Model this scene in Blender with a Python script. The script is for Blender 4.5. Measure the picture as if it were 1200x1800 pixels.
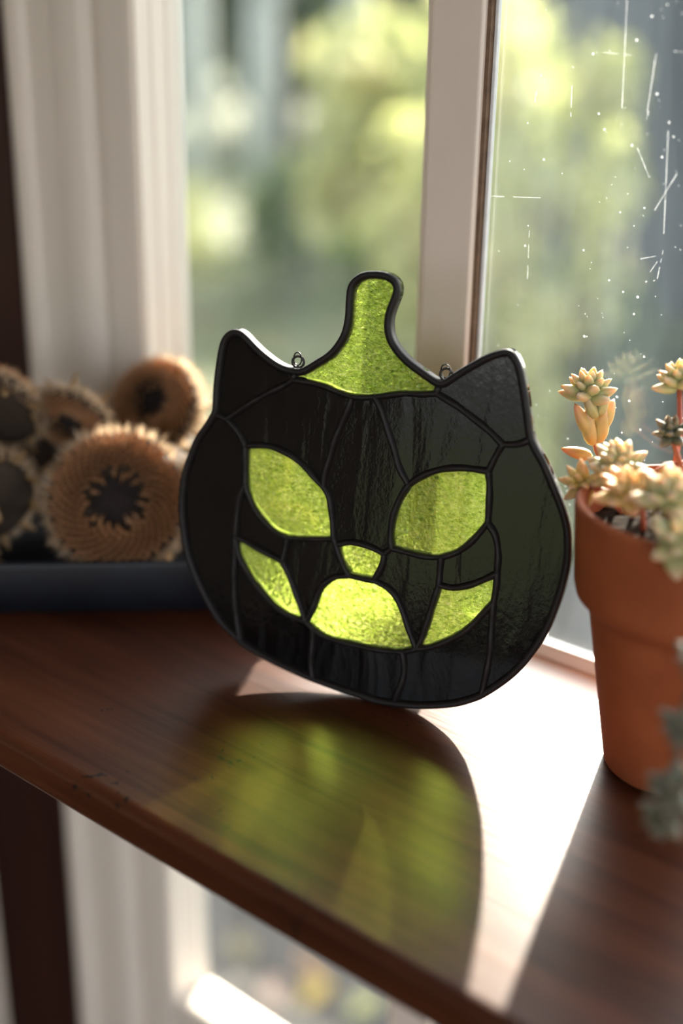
import bpy, math, random
import numpy as np
from mathutils import Matrix, Vector

random.seed(7); rng = np.random.default_rng(7)
scene = bpy.context.scene
col = scene.collection
for o in list(bpy.data.objects): bpy.data.objects.remove(o)

# ------------------------------------------------------------------ camera
cam = bpy.data.cameras.new('camera'); camo = bpy.data.objects.new('camera', cam); col.objects.link(camo)
cam.sensor_fit = 'VERTICAL'; cam.sensor_height = 36.0; cam.lens = 44.6
RT = ((0.770201, 0.249456, -0.586995), (0.637591, -0.2775, 0.718659), (0.016382, -0.927775, -0.372781))
m = Matrix(((RT[0][0], -RT[0][1], -RT[0][2], 0.23807), (RT[1][0], -RT[1][1], -RT[1][2], -0.34451),
            (RT[2][0], -RT[2][1], -RT[2][2], 0.247), (0, 0, 0, 1)))
camo.matrix_world = m
cam.clip_start = 0.01; cam.clip_end = 200
cam.dof.use_dof = True; cam.dof.focus_distance = 0.458; cam.dof.aperture_fstop = 2.8; cam.dof.aperture_blades = 0
scene.camera = camo

# ------------------------------------------------------------------ sky, sun, exposure
SUN_AZ, SUN_EL = math.radians(21.5), math.radians(21.5)
w = bpy.data.worlds.new('sky'); scene.world = w; w.use_nodes = True
nt = w.node_tree; nt.nodes.clear()
wo = nt.nodes.new('ShaderNodeOutputWorld'); bg = nt.nodes.new('ShaderNodeBackground')
sk = nt.nodes.new('ShaderNodeTexSky'); sk.sky_type = 'NISHITA'; sk.sun_disc = False
sk.sun_elevation = SUN_EL; sk.sun_rotation = -SUN_AZ; sk.dust_density = 2.0
hs = nt.nodes.new('ShaderNodeHueSaturation'); hs.inputs['Saturation'].default_value = 0.32
nt.links.new(sk.outputs[0], hs.inputs['Color']); nt.links.new(hs.outputs[0], bg.inputs[0]); nt.links.new(bg.outputs[0], wo.inputs[0])
bg.inputs[1].default_value = 0.42
sd = bpy.data.lights.new('sun', 'SUN'); sd.energy = 12.5; sd.angle = math.radians(0.9); sd.color = (1.0, 0.90, 0.76)
so = bpy.data.objects.new('sun', sd); col.objects.link(so)
sdir = Vector((math.sin(SUN_AZ)*math.cos(SUN_EL), -math.cos(SUN_AZ)*math.cos(SUN_EL), -math.sin(SUN_EL)))
so.rotation_euler = sdir.to_track_quat('-Z', 'Y').to_euler(); so.location = (-1.5, 4, 2)
vs = scene.view_settings
vs.view_transform = 'Standard'; vs.look = 'None'; vs.gamma = 1.0; vs.use_curve_mapping = False; vs.exposure = 1.05
cy = scene.cycles
cy.max_bounces = 10; cy.diffuse_bounces = 4; cy.glossy_bounces = 4; cy.transmission_bounces = 8; cy.transparent_max_bounces = 24
cy.caustics_refractive = True; cy.caustics_reflective = False; cy.blur_glossy = 0.5
cy.sample_clamp_indirect = 40.0; cy.use_denoising = True

# ------------------------------------------------------------------ helpers
def tag(o, label=None, cat=None, group=None, kind=None):
    if label: o['label'] = label
    if cat: o['category'] = cat
    if group: o['group'] = group
    if kind: o['kind'] = kind
    return o

def empty(name, loc=(0, 0, 0), rot=None):
    o = bpy.data.objects.new(name, None); col.objects.link(o); o.location = loc
    o.empty_display_size = 0.01
    if rot is not None: o.rotation_euler = rot
    return o

def link_obj(name, me, parent=None, loc=None, rot=None):
    o = bpy.data.objects.new(name, me); col.objects.link(o)
    if parent: o.parent = parent
    if loc is not None: o.location = loc
    if rot is not None: o.rotation_euler = rot
    return o

class MB:
    """collects vertices and faces"""
    def __init__(s): s.v = []; s.f = []
    def add(s, vs, fs):
        b = len(s.v); s.v += [tuple(map(float, p)) for p in vs]; s.f += [tuple(i+b for i in q) for q in fs]; return s
    def box(s, x0, x1, y0, y1, z0, z1):
        return s.add([(x0,y0,z0),(x1,y0,z0),(x1,y1,z0),(x0,y1,z0),(x0,y0,z1),(x1,y0,z1),(x1,y1,z1),(x0,y1,z1)],
                     [(0,3,2,1),(4,5,6,7),(0,1,5,4),(1,2,6,5),(2,3,7,6),(3,0,4,7)])
    def lathe(s, prof, n=40, close=False):
        """prof: (r, z) pairs swept about z"""
        k = len(prof); vs = []; fs = []
        for i in range(n):
            a = 2*math.pi*i/n
            vs += [(r*math.cos(a), r*math.sin(a), z) for r, z in prof]
        for i in range(n):
            j = (i+1) % n
            for q in range(k-1): fs.append((i*k+q, j*k+q, j*k+q+1, i*k+q+1))
        return s.add(vs, fs)
    def tube(s, pts, rad, n=8, caps=True):
        pts = [Vector(p) for p in pts]; k = len(pts)
        rad = [rad]*k if isinstance(rad, (int, float)) else rad
        vs = []; fs = []; up = None
        for i, p in enumerate(pts):
            t = (pts[min(i+1, k-1)]-pts[max(i-1, 0)]).normalized()
            if up is None: up = t.orthogonal().normalized()
            up = (up - t*up.dot(t)).normalized(); sd_ = t.cross(up)
            for a in range(n):
                c = 2*math.pi*a/n; vs.append(p + (up*math.cos(c)+sd_*math.sin(c))*rad[i])
        for i in range(k-1):
            for a in range(n):
                b = (a+1) % n; fs.append((i*n+a, i*n+b, (i+1)*n+b, (i+1)*n+a))
        if caps: fs.append(tuple(range(n-1, -1, -1))); fs.append(tuple((k-1)*n+a for a in range(n)))
        return s.add(vs, fs)
    def mesh(s, name, mat=None, smooth=False, bevel=0):
        me = bpy.data.meshes.new(name); me.from_pydata(s.v, [], s.f); me.update()
        if bevel:
            import bmesh
            bm = bmesh.new(); bm.from_mesh(me)
            bmesh.ops.bevel(bm, geom=list(bm.edges), offset=bevel, segments=3, affect='EDGES', profile=0.5)
            bm.to_mesh(me); bm.free()
        if mat: me.materials.append(mat)
        if smooth: me.polygons.foreach_set('use_smooth', [True]*len(me.polygons))
        return me
    def build(s, name, mat, parent=None, smooth=False, bevel=0, loc=None, rot=None):
        return link_obj(name, s.mesh(name, mat, smooth, bevel), parent, loc, rot)

# ------------------------------------------------------------------ materials
def newmat(name):
    mt = bpy.data.materials.new(name); mt.use_nodes = True
    t = mt.node_tree; t.nodes.clear(); out = t.nodes.new('ShaderNodeOutputMaterial')
    return mt, t, out
def nd(t, kind, **kw):
    n = t.nodes.new(kind)
    for k, v in kw.items():
        if k.startswith('i_'): n.inputs[k[2:].replace('_', ' ')].default_value = v
        else: setattr(n, k, v)
    return n
def ramp(t, src, stops):
    r = t.nodes.new('ShaderNodeValToRGB'); e = r.color_ramp.elements
    while len(e) < len(stops): e.new(0.5)
    for q, (p, c) in zip(e, stops): q.position = p; q.color = (*c, 1) if len(c) == 3 else c
    t.links.new(src, r.inputs[0]); return r.outputs[0]
def coords(t, scale=(1, 1, 1), rot=(0, 0, 0), kind='Object'):
    tc = t.nodes.new('ShaderNodeTexCoord'); mp = t.nodes.new('ShaderNodeMapping')
    mp.inputs['Scale'].default_value = scale; mp.inputs['Rotation'].default_value = rot
    t.links.new(tc.outputs[kind], mp.inputs[0]); return mp.outputs[0]
def noise(t, vec, scale=5, detail=4, rough=0.5, dist=0.0):
    n = nd(t, 'ShaderNodeTexNoise'); n.inputs['Scale'].default_value = scale; n.inputs['Detail'].default_value = detail
    n.inputs['Roughness'].default_value = rough; n.inputs['Distortion'].default_value = dist
    t.links.new(vec, n.inputs['Vector']); return n.outputs['Fac']
def bump(t, h, strength=0.3, dist=0.001):
    b = nd(t, 'ShaderNodeBump'); b.inputs['Strength'].default_value = strength; b.inputs['Distance'].default_value = dist
    t.links.new(h, b.inputs['Height']); return b.outputs[0]
def pmat(name, c1, c2=None, rough=0.6, scale=20, stretch=(1, 1, 1), spec=0.5, bs=0.0, bd=0.001, metal=0.0, kind='Object', coat=0.0, sss=0.0):
    mt, t, out = newmat(name); p = nd(t, 'ShaderNodeBsdfPrincipled')
    p.inputs['Roughness'].default_value = rough; p.inputs['Metallic'].default_value = metal
    p.inputs['Specular IOR Level'].default_value = spec; p.inputs['Coat Weight'].default_value = coat
    v = coords(t, stretch, kind=kind); n = noise(t, v, scale, 5, 0.55)
    t.links.new(ramp(t, n, [(0.3, c1), (0.7, c2 or c1)]), p.inputs['Base Color'])
    if bs: t.links.new(bump(t, n, bs, bd), p.inputs['Normal'])
    if sss:
        p.inputs['Subsurface Weight'].default_value = sss; p.inputs['Subsurface Radius'].default_value = (1, 0.6, 0.3); p.inputs['Subsurface Scale'].default_value = 0.004
    t.links.new(p.outputs[0], out.inputs[0]); return mt
def mixs(t, fac, a, b):
    mx = t.nodes.new('ShaderNodeMixShader')
    if isinstance(fac, (int, float)): mx.inputs[0].default_value = fac
    else: t.links.new(fac, mx.inputs[0])
    t.links.new(a, mx.inputs[1]); t.links.new(b, mx.inputs[2]); return mx.outputs[0]

def wood_mat(name, dark, mid, light, rough=0.35, specks=False, along='x', sc=1.0, spec=0.5):
    mt, t, out = newmat(name); p = nd(t, 'ShaderNodeBsdfPrincipled')
    st = {'x': (3*sc, 60*sc, 60*sc), 'z': (60*sc, 60*sc, 3*sc)}[along]
    v = coords(t, st); n1 = noise(t, v, 1.0, 6, 0.6, 0.6)
    v2 = coords(t, tuple(q*5 for q in st)); n2 = noise(t, v2, 1.0, 3, 0.6)
    ad = nd(t, 'ShaderNodeMath', operation='MULTIPLY_ADD'); t.links.new(n2, ad.inputs[0]); ad.inputs[1].default_value = 0.35
    t.links.new(n1, ad.inputs[2])
    c = ramp(t, ad.outputs[0], [(0.42, dark), (0.66, mid), (0.9, light)])
    if specks:   # scratches and pits of an old top
        sp = noise(t, coords(t, (1, 1, 1)), 260, 2, 0.5); sp2 = noise(t, coords(t, (1, 1, 1), (0.3, 0, 0)), 30, 2, 0.5)
        mu = nd(t, 'ShaderNodeMath', operation='MULTIPLY'); t.links.new(sp, mu.inputs[0]); t.links.new(sp2, mu.inputs[1])
        f = ramp(t, mu.outputs[0], [(0.40, (0, 0, 0)), (0.45, (1, 1, 1))])
        mx = nd(t, 'ShaderNodeMix', data_type='RGBA'); t.links.new(f, mx.inputs[0]); t.links.new(c, mx.inputs[6]); mx.inputs[7].default_value = (0.012, 0.008, 0.006, 1)
        c = mx.outputs[2]
    t.links.new(c, p.inputs['Base Color']); p.inputs['Roughness'].default_value = rough; p.inputs['Specular IOR Level'].default_value = spec
    t.links.new(bump(t, n2, 0.12, 0.0008), p.inputs['Normal'])
    t.links.new(p.outputs[0], out.inputs[0]); return mt

M = {}
M['shelf'] = wood_mat('shelf_wood', (0.022, 0.006, 0.003), (0.066, 0.019, 0.0085), (0.115, 0.036, 0.016), 0.36, True, spec=0.24)
M['redwood'] = wood_mat('wall_wood', (0.012, 0.003, 0.002), (0.026, 0.006, 0.0035), (0.04, 0.010, 0.006), 0.5, along='z')
M['floorwood'] = wood_mat('floor_wood', (0.016, 0.007, 0.004), (0.032, 0.015, 0.008), (0.05, 0.025, 0.013), 0.8, sc=0.2, spec=0.0)
M['paint'] = pmat('white_paint', (0.76, 0.67, 0.585), (0.82, 0.73, 0.645), 0.45, 30, (1, 1, 0.15), bs=0.05, bd=0.0005)
M['sashpaint'] = pmat('sash_paint', (0.78, 0.66, 0.58), (0.84, 0.72, 0.64), 0.5, 40, (1, 1, 0.2), bs=0.05, bd=0.0005)
M['plaster'] = pmat('plaster', (0.74, 0.60, 0.47), (0.80, 0.67, 0.54), 0.8, 6)
M['caulk'] = pmat('caulk', (0.72, 0.72, 0.74), (0.85, 0.85, 0.86), 0.6, 200)
M['gasket'] = pmat('dark_gasket', (0.10, 0.06, 0.035), (0.22, 0.13, 0.08), 0.7, 180)
M['lead'] = pmat('lead_came', (0.008, 0.006, 0.0062), (0.015, 0.0115, 0.011), 0.5, 300, spec=0.28, bs=0.25, bd=0.0004)
M['wire'] = pmat('dark_wire', (0.03, 0.026, 0.024), None, 0.25, metal=0.8)
M['terracotta'] = pmat('terracotta', (0.27, 0.066, 0.021), (0.35, 0.09, 0.030), 0.75, 60, spec=0.3, bs=0.06, bd=0.0006)
M['soil'] = pmat('soil', (0.010, 0.006, 0.004), (0.035, 0.022, 0.015), 0.95, 250, spec=0.05, bs=0.8, bd=0.003)
M['tray'] = pmat('slate_glaze', (0.004, 0.005, 0.009), (0.009, 0.011, 0.018), 0.5, 40, bs=0.1, bd=0.001)

def black_glass(name):
    mt, t, out = newmat(name); p = nd(t, 'ShaderNodeBsdfPrincipled')
    p.inputs['Base Color'].default_value = (0.002, 0.002, 0.0025, 1); p.inputs['Roughness'].default_value = 0.06
    p.inputs['Specular IOR Level'].default_value = 0.36
    n1 = noise(t, coords(t, (75, 40, 16)), 1.0, 2, 0.5, 0.6)     # long vertical waves of hand-rolled glass
    n2 = noise(t, coords(t, (700, 300, 420)), 1.0, 3, 0.6)        # fine hammering
    ad = nd(t, 'ShaderNodeMath', operation='MULTIPLY_ADD'); t.links.new(n2, ad.inputs[0]); ad.inputs[1].default_value = 0.10; t.links.new(n1, ad.inputs[2])
    t.links.new(bump(t, ad.outputs[0], 0.38, 0.0012), p.inputs['Normal'])
    t.links.new(p.outputs[0], out.inputs[0]); return mt
M['black_glass'] = black_glass('black_art_glass')

def green_glass(name):
    mt, t, out = newmat(name)
    va = noise(t, coords(t, (260, 260, 620)), 1.0, 6, 0.72, 2.5)     # colour streaks standing in for bright and dark bits the glass would refract
    colr = ramp(t, va, [(0.36, (0.19, 0.31, 0.045)), (0.44, (0.57, 0.70, 0.20)), (0.54, (0.77, 0.86, 0.36)), (0.65, (0.99, 0.99, 0.76))])
    nb = noise(t, coords(t, (330, 330, 420)), 1.0, 4, 0.65, 0.8)
    vo = nd(t, 'ShaderNodeTexVoronoi'); vo.inputs['Scale'].default_value = 520; t.links.new(coords(t), vo.inputs['Vector'])
    ad = nd(t, 'ShaderNodeMath', operation='MULTIPLY_ADD'); t.links.new(vo.outputs['Distance'], ad.inputs[0]); ad.inputs[1].default_value = 0.5; t.links.new(nb, ad.inputs[2])
    nrm = bump(t, ad.outputs[0], 1.0, 0.0016)
    rf = nd(t, 'ShaderNodeBsdfRefraction'); rf.inputs['IOR'].default_value = 1.25; rf.inputs['Roughness'].default_value = 0.26
    tr = nd(t, 'ShaderNodeBsdfTransparent'); tl = nd(t, 'ShaderNodeBsdfTranslucent'); gl = nd(t, 'ShaderNodeBsdfGlossy'); gl.inputs['Roughness'].default_value = 0.12
    for n in (rf, tr, tl): t.links.new(colr, n.inputs['Color'])
    for n in (rf, tl, gl): t.links.new(nrm, n.inputs['Normal'])
    s1 = mixs(t, 0.48, rf.outputs[0], tr.outputs[0]); s2 = mixs(t, 0.04, s1, tl.outputs[0])
    t.links.new(mixs(t, 0.05, s2, gl.outputs[0]), out.inputs[0]); return mt
M['green_glass'] = green_glass('green_cathedral_glass')

def pane_mat(name, haze0, haze1, streak=(30, 30, 4)):
    mt, t, out = newmat(name)
    tr = nd(t, 'ShaderNodeBsdfTransparent'); tr.inputs[0].default_value = (0.97, 0.985, 0.975, 1)
    tl = nd(t, 'ShaderNodeBsdfTranslucent'); tl.inputs[0].default_value = (0.62, 0.74, 0.84, 1)
    df = nd(t, 'ShaderNodeBsdfDiffuse'); df.inputs[0].default_value = (0.6, 0.62, 0.62, 1)
    n = noise(t, coords(t, streak), 1.0, 5, 0.65, 0.4)
    mr = nd(t, 'ShaderNodeMapRange'); t.links.new(n, mr.inputs[0]); mr.inputs[1].default_value = 0.35; mr.inputs[2].default_value = 0.75
    mr.inputs[3].default_value = haze0; mr.inputs[4].default_value = haze1
    s = mixs(t, mr.outputs[0], tr.outputs[0], mixs(t, 0.35, tl.outputs[0], df.outputs[0]))
    gl = nd(t, 'ShaderNodeBsdfGlossy'); gl.inputs['Roughness'].default_value = 0.02
    lw = nd(t, 'ShaderNodeLayerWeight'); pw = nd(t, 'ShaderNodeMath', operation='POWER'); t.links.new(lw.outputs['Facing'], pw.inputs[0]); pw.inputs[1].default_value = 5.0
    ma = nd(t, 'ShaderNodeMath', operation='MULTIPLY_ADD'); t.links.new(pw.outputs[0], ma.inputs[0]); ma.inputs[1].default_value = 0.9; ma.inputs[2].default_value = 0.03
    t.links.new(mixs(t, ma.outputs[0], s, gl.outputs[0]), out.inputs[0]); return mt
M['pane_dirty'] = pane_mat('dusty_glass', 0.007, 0.034)
M['pane_clean'] = pane_mat('clear_glass', 0.002, 0.010)

def leafmat(name, stops, trans=0.5, rough=0.35, scale=3.0, gl_=0.08, kind='Object'):
    mt, t, out = newmat(name)
    n = noise(t, coords(t, kind=kind), scale, 3, 0.6); c = ramp(t, n, stops)
    df = nd(t, 'ShaderNodeBsdfDiffuse'); tl = nd(t, 'ShaderNodeBsdfTranslucent'); gl = nd(t, 'ShaderNodeBsdfGlossy'); gl.inputs['Roughness'].default_value = rough
    t.links.new(c, df.inputs[0]); t.links.new(c, tl.inputs[0])
    t.links.new(mixs(t, gl_, mixs(t, trans, df.outputs[0], tl.outputs[0]), gl.outputs[0]), out.inputs[0]); return mt
M['leaf_yellow'] = leafmat('yellow_green_leaf', [(0.3, (0.34, 0.39, 0.12)), (0.5, (0.58, 0.60, 0.24)), (0.7, (0.70, 0.62, 0.32))], 0.5)
M['leaf_green'] = leafmat('green_leaf', [(0.3, (0.03, 0.07, 0.012)), (0.55, (0.09, 0.16, 0.025)), (0.75, (0.22, 0.28, 0.045))], 0.4)
M['leaf_dark'] = leafmat('dark_leaf', [(0.3, (0.015, 0.035, 0.02)), (0.6, (0.04, 0.085, 0.035)), (0.8, (0.12, 0.18, 0.05))], 0.3)
M['bark_pale'] = pmat('pale_bark', (0.40, 0.43, 0.40), (0.52, 0.54, 0.50), 0.8, 6, (1, 1, 3), bs=0.3, bd=0.01)
M['bark'] = pmat('brown_bark', (0.08, 0.055, 0.04), (0.16, 0.12, 0.09), 0.9, 12, bs=0.5, bd=0.01)

# ================================================================== the setting
def wall(name, boxes, mat, label, cat='wall'):
    b = MB()
    for q in boxes: b.box(*q)
    return tag(b.build(name, mat), label, cat, kind='structure')

Z0, Z1 = -0.75, 1.65           # floor and ceiling, the shelf top is z = 0
WY0, WY1 = 0.0527, 0.0845       # the thin wooden window wall
wall('wall_north', [(-1.8, -0.95, WY0, WY1, Z0, Z1), (-0.95, -0.385, WY0, WY1, -0.17, Z1), (-0.95, -0.385, WY0, WY1, Z0, -0.66),
                    (-0.385, -0.3032, WY0, WY1, Z0, Z1), (-0.2118, 0.5298, WY0, WY1, Z0, -0.368), (-0.3032, 0.62, WY0, WY1, 1.05, Z1),
                    (0.62, 2.2, WY0, WY1, Z0, Z1)], M['redwood'], 'dark red-brown wooden wall around the window')
wall('floor', [(-1.8, 2.2, -3.5, WY0, Z0-0.06, Z0)], M['floorwood'], 'dark wooden floor of the room', 'floor')
wall('ceiling', [(-1.8, 2.2, -3.5, WY0, Z1, Z1+0.05)], M['plaster'], 'pale ceiling of the room', 'ceiling')
wall('wall_west', [(-1.9, -1.8, -3.6, WY1, Z0, Z1)], M['plaster'], 'pale plaster wall of the room on the left')
wall('wall_east', [(2.2, 2.3, -3.6, -2.9, Z0, Z1), (2.2, 2.3, -0.6, WY1, Z0, Z1), (2.2, 2.3, -2.9, -0.6, Z0, -0.1), (2.2, 2.3, -2.9, -0.6, 1.4, Z1)],
     M['plaster'], 'pale plaster wall with a wide window opening')
wall('wall_south', [(-1.8, -0.25, -3.6, -3.5, Z0, Z1), (1.9, 2.2, -3.6, -3.5, Z0, Z1), (0.45, 0.8, -3.6, -3.5, Z0, Z1),
                    (-0.25, 0.45, -3.6, -3.5, 1.2, Z1), (-0.25, 0.45, -3.6, -3.5, Z0, -0.62), (0.8, 1.9, -3.6, -3.5, Z0, -0.2), (0.8, 1.9, -3.6, -3.5, 1.3, Z1)],
     M['plaster'], 'pale plaster wall with two window openings behind the viewer')

# window_1: the window behind the shelf
win = empty('window_1', (0, 0, 0)); tag(win, 'white-painted window with two tall panes behind the shelf', 'window', kind='structure')
def vprofile(name, prof, z0, z1, mat, parent, smooth=False):
    """prof: closed (x, y) outline extruded upright"""
    k = len(prof); vs = [(x, y, z0) for x, y in prof]+[(x, y, z1) for x, y in prof]
    fs = [(i, (i+1) % k, k+(i+1) % k, k+i) for i in range(k)]+[tuple(range(k-1, -1, -1)), tuple(range(k, 2*k))]
    return MB().add(vs, fs).build(name, mat, parent, smooth)
cas = [(-0.3030, 0.0845), (-0.3030, 0.0570), (-0.3015, 0.0540), (-0.2980, 0.0530), (-0.2935, 0.0532), (-0.2900, 0.0545), (-0.2885, 0.0565), (-0.2860, 0.0570),
       (-0.2700, 0.0562), (-0.2640, 0.0548), (-0.2560, 0.0545), (-0.2500, 0.0556), (-0.2460, 0.0582), (-0.2440, 0.0600), (-0.2410, 0.0600), (-0.2385, 0.0580),
       (-0.2365, 0.0556), (-0.2330, 0.0548), (-0.2150, 0.0546), (-0.2128, 0.0552), (-0.2120, 0.0570), (-0.2120, 0.0845)]
vprofile('casing', cas, Z0, 1.05, M['paint'], win)
vprofile('casing', [(0.318-x, y) for x, y in cas][::-1], Z0, 1.05, M['paint'], win)
vprofile('jamb', [(-0.2119, 0.0562), (-0.2112, 0.0566), (-0.2112, 0.0640), (-0.2117, 0.0645), (-0.2117, 0.0655), (-0.2111, 0.0660), (-0.2111, 0.0735), (-0.2116, 0.0740), (-0.2116, 0.0748), (-0.2110, 0.0752), (-0.2110, 0.0845), (-0.2119, 0.0845)], -0.367, 1.05, M['paint'], win)
MB().box(0.516, 0.5299, 0.0575, 0.0845, -0.367, 1.05).build('jamb', M['paint'], win)
MB().box(-0.2108, -0.0546, 0.0560, 0.0845, -0.365, -0.308).build('bottom_rail', M['paint'], win, bevel=0.004)
MB().box(-0.0318, 0.5158, 0.0560, 0.0845, -0.365, -0.308).build('bottom_rail', M['paint'], win, bevel=0.004)
MB().box(-0.2108, -0.0546, 0.0535, 0.0845, -0.040, -0.0015).build('middle_rail', M['paint'], win, bevel=0.002)
MB().box(-0.3030, 0.5158, 0.0478, 0.0526, -0.0165, 0.0).build('sill', M['paint'], win)
MB().box(-0.0318, 0.5158, 0.0527, 0.0690, -0.040, 0.0).build('middle_rail', M['paint'], win)
MB().box(-0.0318, 0.5158, 0.0634, 0.0690, 0.0001, 0.0066).build('glazing_rail', M['paint'], win, bevel=0.0012)
MB().box(-0.2108, 0.5158, 0.0560, 0.0845, 1.0, 1.05).build('top_rail', M['paint'], win, bevel=0.003)
MB().box(-0.0545, -0.0320, 0.0610, 0.0702, -0.365, 1.0).build('sash_stile', M['sashpaint'], win, bevel=0.0012)
MB().box(-0.0660, -0.0450, 0.0740, 0.0845, -0.365, 1.0).build('outer_sash_stile', M['paint'], win, bevel=0.001)
MB().box(-0.0320, -0.0304, 0.0636, 0.0680, 0.0068, 1.0).build('gasket', M['gasket'], win)
MB().box(-0.0303, -0.0288, 0.0658, 0.0680, 0.0068, 1.0).build('glazing_bead', M['caulk'], win, bevel=0.0004)
PY = 0.0668
up_r = MB().box(-0.0287, 0.5157, PY, PY+0.003, 0.0068, 0.9995).build('glass_pane', M['pane_dirty'], win); tag(up_r, 'dusty glass pane with water spots and scratches')
MB().box(-0.0318, 0.5157, PY, PY+0.003, -0.3075, -0.0405).build('glass_pane', M['pane_clean'], win)
MB().box(-0.2108, -0.0662, 0.0800, 0.0828, 0.0, 0.9995).build('glass_pane', M['pane_clean'], win)
MB().box(-0.2108, -0.0662, 0.0800, 0.0828, -0.3075, -0.0405).build('glass_pane', M['pane_clean'], win)

# window_2: the lower window beyond the dark wall on the left
w2 = empty('window_2', (0, 0, 0)); tag(w2, 'small window under the shelf at the far left', 'window', kind='structure')
MB().box(-0.95, -0.93, 0.056, 0.0845, -0.66, -0.17).build('jamb', M['paint'], w2)
MB().box(-0.405, -0.3852, 0.056, 0.0845, -0.66, -0.17).build('jamb', M['paint'], w2)
MB().box(-0.93, -0.405, 0.056, 0.0845, -0.66, -0.63).build('bottom_rail', M['paint'], w2)
MB().box(-0.93, -0.405, 0.056, 0.0845, -0.20, -0.1702).build('top_rail', M['paint'], w2)
MB().box(-0.93, -0.405, 0.075, 0.078, -0.63, -0.20).build('glass_pane', M['pane_clean'], w2)

# water spots and scratches on the dusty pane
SCR = [(0.0334, 0.2328, 0.0323, 0.2141), (0.0329, 0.2147, 0.0323, 0.2119), (0.0209, 0.2493, 0.0228, 0.215), (0.0407, 0.2088, 0.0436, 0.1692), (0.0456, 0.1953, 0.0388, 0.1823), (0.0027, 0.2214, 0.0032, 0.2109), (-0.0104, 0.1697, -0.0097, 0.1518), (0.03, 0.2024, 0.0356, 0.193), (0.0419, 0.1651, 0.0396, 0.1612), (0.0354, 0.1652, 0.041, 0.1669), (-0.0339, 0.1799, -0.0066, 0.1819), (0.0138, 0.2326, 0.0245, 0.2321), (0.0398, 0.2339, 0.0429, 0.2336), (0.0436, 0.1692, 0.0426, 0.1592), (-0.0114, 0.2188, -0.0118, 0.2149)]
def ico():
    t = (1+5**.5)/2
    v = [(-1,t,0),(1,t,0),(-1,-t,0),(1,-t,0),(0,-1,t),(0,1,t),(0,-1,-t),(0,1,-t),(t,0,-1),(t,0,1),(-t,0,-1),(-t,0,1)]
    l = math.sqrt(1+t*t); v = [(a/l, b/l, c/l) for a, b, c in v]
    f = [(0,11,5),(0,5,1),(0,1,7),(0,7,10),(0,10,11),(1,5,9),(5,11,4),(11,10,2),(10,7,6),(7,1,8),(3,9,4),(3,4,2),(3,2,6),(3,6,8),(3,8,9),(4,9,5),(2,4,11),(6,2,10),(8,6,7),(9,8,1)]
    return v, f
IV, IF = ico()
mt, t, out = newmat('water_spot'); tl = nd(t, 'ShaderNodeBsdfTranslucent'); tl.inputs[0].default_value = (0.9, 0.92, 0.95, 1)
df = nd(t, 'ShaderNodeBsdfDiffuse'); df.inputs[0].default_value = (0.85, 0.87, 0.9, 1); tr = nd(t, 'ShaderNodeBsdfTransparent')
t.links.new(mixs(t, 0.80, mixs(t, 0.3, tl.outputs[0], df.outputs[0]), tr.outputs[0]), out.inputs[0]); M['spot'] = mt
b = MB()
for i in range(1500):
    x = -0.026+0.30*rng.random()**1.2; z = 0.03+0.42*rng.random()
    if x < 0.012 and rng.random() < 0.75: continue
    r = 0.00018+0.00042*rng.random()**3
    if i % 7 == 0 and i > 0:           # small clusters
        cx, cz = x, z
        for q in range(4): b.add([(cx+0.004*(rng.random()-.5)*1.5+r*p[0], PY-0.0001+0.00016*p[1], cz+0.004*(rng.random()-.5)+r*p[2]) for p in IV], IF) if False else None
    b.add([(x+r*p[0], PY-0.00008+0.00012*p[1], z+r*p[2]) for p in IV], IF)
tag(b.build('water_spots', M['spot'], up_r, True), 'tiny pale water spots on the glass', kind='stuff')
b = MB()
def scratch(x0, z0, x1, z1, wd=0.00007):
    d = Vector((x1-x0, 0, z1-z0)); k = 7; n = Vector((-d.z, 0, d.x)).normalized()
    for s in range(k):
        if rng.random() < 0.18: continue
        a = Vector((x0, PY-0.0001, z0))+d*(s/k); e = Vector((x0, PY-0.0001, z0))+d*((s+1)/k)
        ww = wd*(0.6+0.8*rng.random())
        b.add([a-n*ww, a+n*ww, e+n*ww, e-n*ww, a-n*ww+Vector((0, 0.0001, 0)), a+n*ww+Vector((0, 0.0001, 0)), e+n*ww+Vector((0, 0.0001, 0)), e-n*ww+Vector((0, 0.0001, 0))],
              [(0,3,2,1),(4,5,6,7),(0,1,5,4),(1,2,6,5),(2,3,7,6),(3,0,4,7)])
for q in SCR: scratch(*q)
tag(b.build('scratches', M['spot'], up_r), 'fine pale scratches on the glass', kind='stuff')

# ------------------------------------------------------------------ the garden
mt, t, out = newmat('lawn'); p = nd(t, 'ShaderNodeBsdfPrincipled'); p.inputs['Roughness'].default_value = 0.9
n = noise(t, coords(t), 0.7, 6, 0.65); t.links.new(ramp(t, n, [(0.3, (0.04, 0.06, 0.02)), (0.5, (0.10, 0.12, 0.04)), (0.7, (0.17, 0.155, 0.07))]), p.inputs['Base Color'])
t.links.new(p.outputs[0], out.inputs[0]); M['lawn'] = mt
M['gravel'] = pmat('gravel', (0.045, 0.045, 0.04), (0.12, 0.105, 0.09), 0.9, 5, bs=0.5, bd=0.02)
GZ = -1.6
b = MB(); k = 24
for i in range(k):
    for j in range(k):
        pass
gv = []; gf = []
for j in range(k+1):
    for i in range(k+1):
        gv.append((-30+60*i/k, -30+60*j/k, GZ+0.05*math.sin(i*1.7)*math.cos(j*1.3)))
for j in range(k):
    for i in range(k): gf.append((j*(k+1)+i, j*(k+1)+i+1, (j+1)*(k+1)+i+1, (j+1)*(k+1)+i))
tag(MB().add(gv, gf).build('lawn', M['lawn']), 'olive green lawn of the garden outside', 'lawn', kind='structure')
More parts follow.
